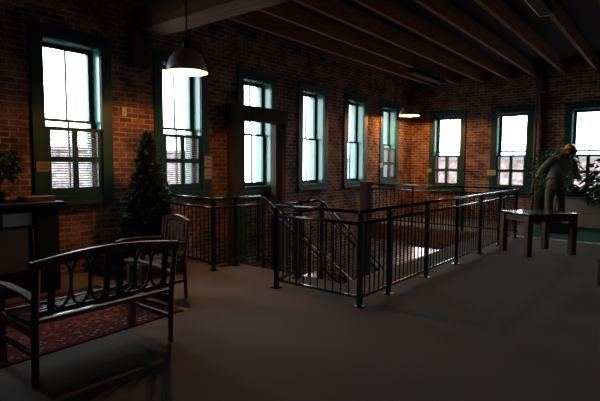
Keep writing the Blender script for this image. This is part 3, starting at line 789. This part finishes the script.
T = Matrix.Translation(G(566.8, 150.8, .44)) @ Matrix.Rotation(R(-28), 4, 'X') @ Matrix.Rotation(R(12), 4, 'Y')
hat.lathe([(0, .165), (.05, .16), (.10, .13), (.132, .075), (.14, .02), (.142, -.01), (.16, -.02), (.162, -.028), (.138, -.022)], n=32)
hat.bar((0, -.13, .085), (0, .13, .085), .03, .0)
bmesh.ops.transform(hat.bm, matrix=T, verts=hat.bm.verts)
hat.build('hard_hat', M['yellow'], per)
hr = MB(); hr.lathe([(.088, -.0), (.098, -.04), (.092, -.09), (.06, -.12)], n=20); bmesh.ops.transform(hr.bm, matrix=T, verts=hr.bm.verts); hr.build('hair', M['leather'], per)
for s in (-1, 1):
    e = MB(); e.lathe([(0, -.03), (.012, -.02), (.018, .0), (.012, .025), (0, .03)], n=8); bmesh.ops.transform(e.bm, matrix=T @ Matrix.Translation((s*.098, .02, -.06)), verts=e.bm.verts); e.build('ear', M['skin'], per)
fc = MB(); fc.lathe([(0, -.02), (.016, -.018), (.012, .012), (0, .03)], n=8); bmesh.ops.transform(fc.bm, matrix=T @ Matrix.Translation((0, .1, -.08)), verts=fc.bm.verts); fc.build('nose', M['skin'], per)
for s in (-1, 1):
    e = MB(); e.lathe([(0, -.011), (.011, 0), (0, .011)], n=8); bmesh.ops.transform(e.bm, matrix=T @ Matrix.Translation((s*.035, .085, -.05)), verts=e.bm.verts); e.build('eye', M['ink'], per)
mo = MB(); mo.bar((-.025, .09, -.115), (.025, .09, -.115), .012, .008); bmesh.ops.transform(mo.bm, matrix=T, verts=mo.bm.verts); mo.build('mouth', M['leather'], per)
o = MB().box(-2.42, -1.85, 12.15, 12.72, .012, PZ).build('plinth', M['black'], bevel=.01); tag(o, 'low dark plinth under the hard-hatted figure on green carpet', 'plinth')

# ------------------------------------------------------------------ street outside
def building(label, x0, x1, y0, y1, z1, mat, rz):
    t = thing('street_building', label, 'building', ((x0+x1)/2, (y0+y1)/2, -8)); off = t.location
    MB().box(x0, x1, y0, y1, -8, z1).build('facade', mat, t, 0, off)
    MB().box(x0-.15, x1+.15, y0-.15, y1+.15, z1, z1+.18).build('parapet', M['roof'], t, 0, off)
building('pale pinkish brick building across the street beyond the far windows', -26, 14, 34, 42, 2.0, M['pinkbrick'], 0)
building('pale brick building across the street beyond the two nearest windows', -36, -25, 2, 21.5, 2.25, M['pinkbrick2'], 0)
g = MB().box(-90, 60, -40, 110, -8.3, -8.0)
tag(g.build('ground_outside', M['darkground']), 'pale street far below the windows', 'ground', kind='structure')

# ------------------------------------------------------------------ daylight
SKY = 12.0
w = bpy.data.worlds.new('overcast_sky'); sc.world = w; w.use_nodes = True
bg = w.node_tree.nodes['Background']; bg.inputs['Color'].default_value = (.90, .96, 1.0, 1); bg.inputs['Strength'].default_value = SKY
def portal(loc, rz, sx, sy):
    li = bpy.data.lights.new('window_portal', 'AREA'); li.shape = 'RECTANGLE'; li.size = sx; li.size_y = sy; li.cycles.is_portal = True
    o = bpy.data.objects.new('window_portal', li); COL.objects.link(o); o.location = loc; o.rotation_euler = (R(90), 0, rz)
for c in WIN_L: portal((XL-TH-.08, c, ZWL+1.19), R(-90), .9, 2.16)
for c in WIN_F: portal((c, YF+TH+.08, ZWF+1.19), R(180), .9, 2.16)
for c in LOWL: portal((XL-TH-.08, c, -2.16), R(-90), .9, 2.1)
portal((-5.5, YF+TH+.08, -2.46), R(180), 1.9, 2.9)

# ------------------------------------------------------------------ camera
f_, yaw, pitch, roll = 467.9, .6751083, .0767320, .00636159
cy, sy = math.cos(yaw), math.sin(yaw)
Rx = Matrix(((1, 0, 0), (0, math.cos(pitch), -math.sin(pitch)), (0, math.sin(pitch), math.cos(pitch))))
Rz = Matrix(((math.cos(roll), -math.sin(roll), 0), (math.sin(roll), math.cos(roll), 0), (0, 0, 1)))
Mc = Rz @ Rx
Wm = Matrix((-(Mc @ Vector((-cy, 0, sy))), Mc @ Vector((sy, 0, cy)), Mc @ Vector((0, -1, 0))))   # rows: world X, Y, Z in camera axes (x right, y down, z ahead)
cd = bpy.data.cameras.new('camera'); cam = bpy.data.objects.new('camera', cd); COL.objects.link(cam)
cd.sensor_width = 36; cd.lens = 36*f_/600; cd.clip_start = .05; cd.clip_end = 300
xr, yd, zf = Wm.col[0], Wm.col[1], Wm.col[2]
mw = Matrix((xr, -yd, -zf)).transposed().to_4x4(); mw.translation = (0, 0, 1.57)
cam.matrix_world = mw
sc.camera = cam
sc.view_settings.view_transform = 'Standard'; sc.view_settings.look = 'None'
sc.view_settings.exposure = 0; sc.view_settings.gamma = 1; sc.view_settings.use_curve_mapping = False
sc.cycles.use_denoising = True
sc.cycles.max_bounces = 10; sc.cycles.diffuse_bounces = 5; sc.cycles.transparent_max_bounces = 12
sc.cycles.sample_clamp_indirect = 6
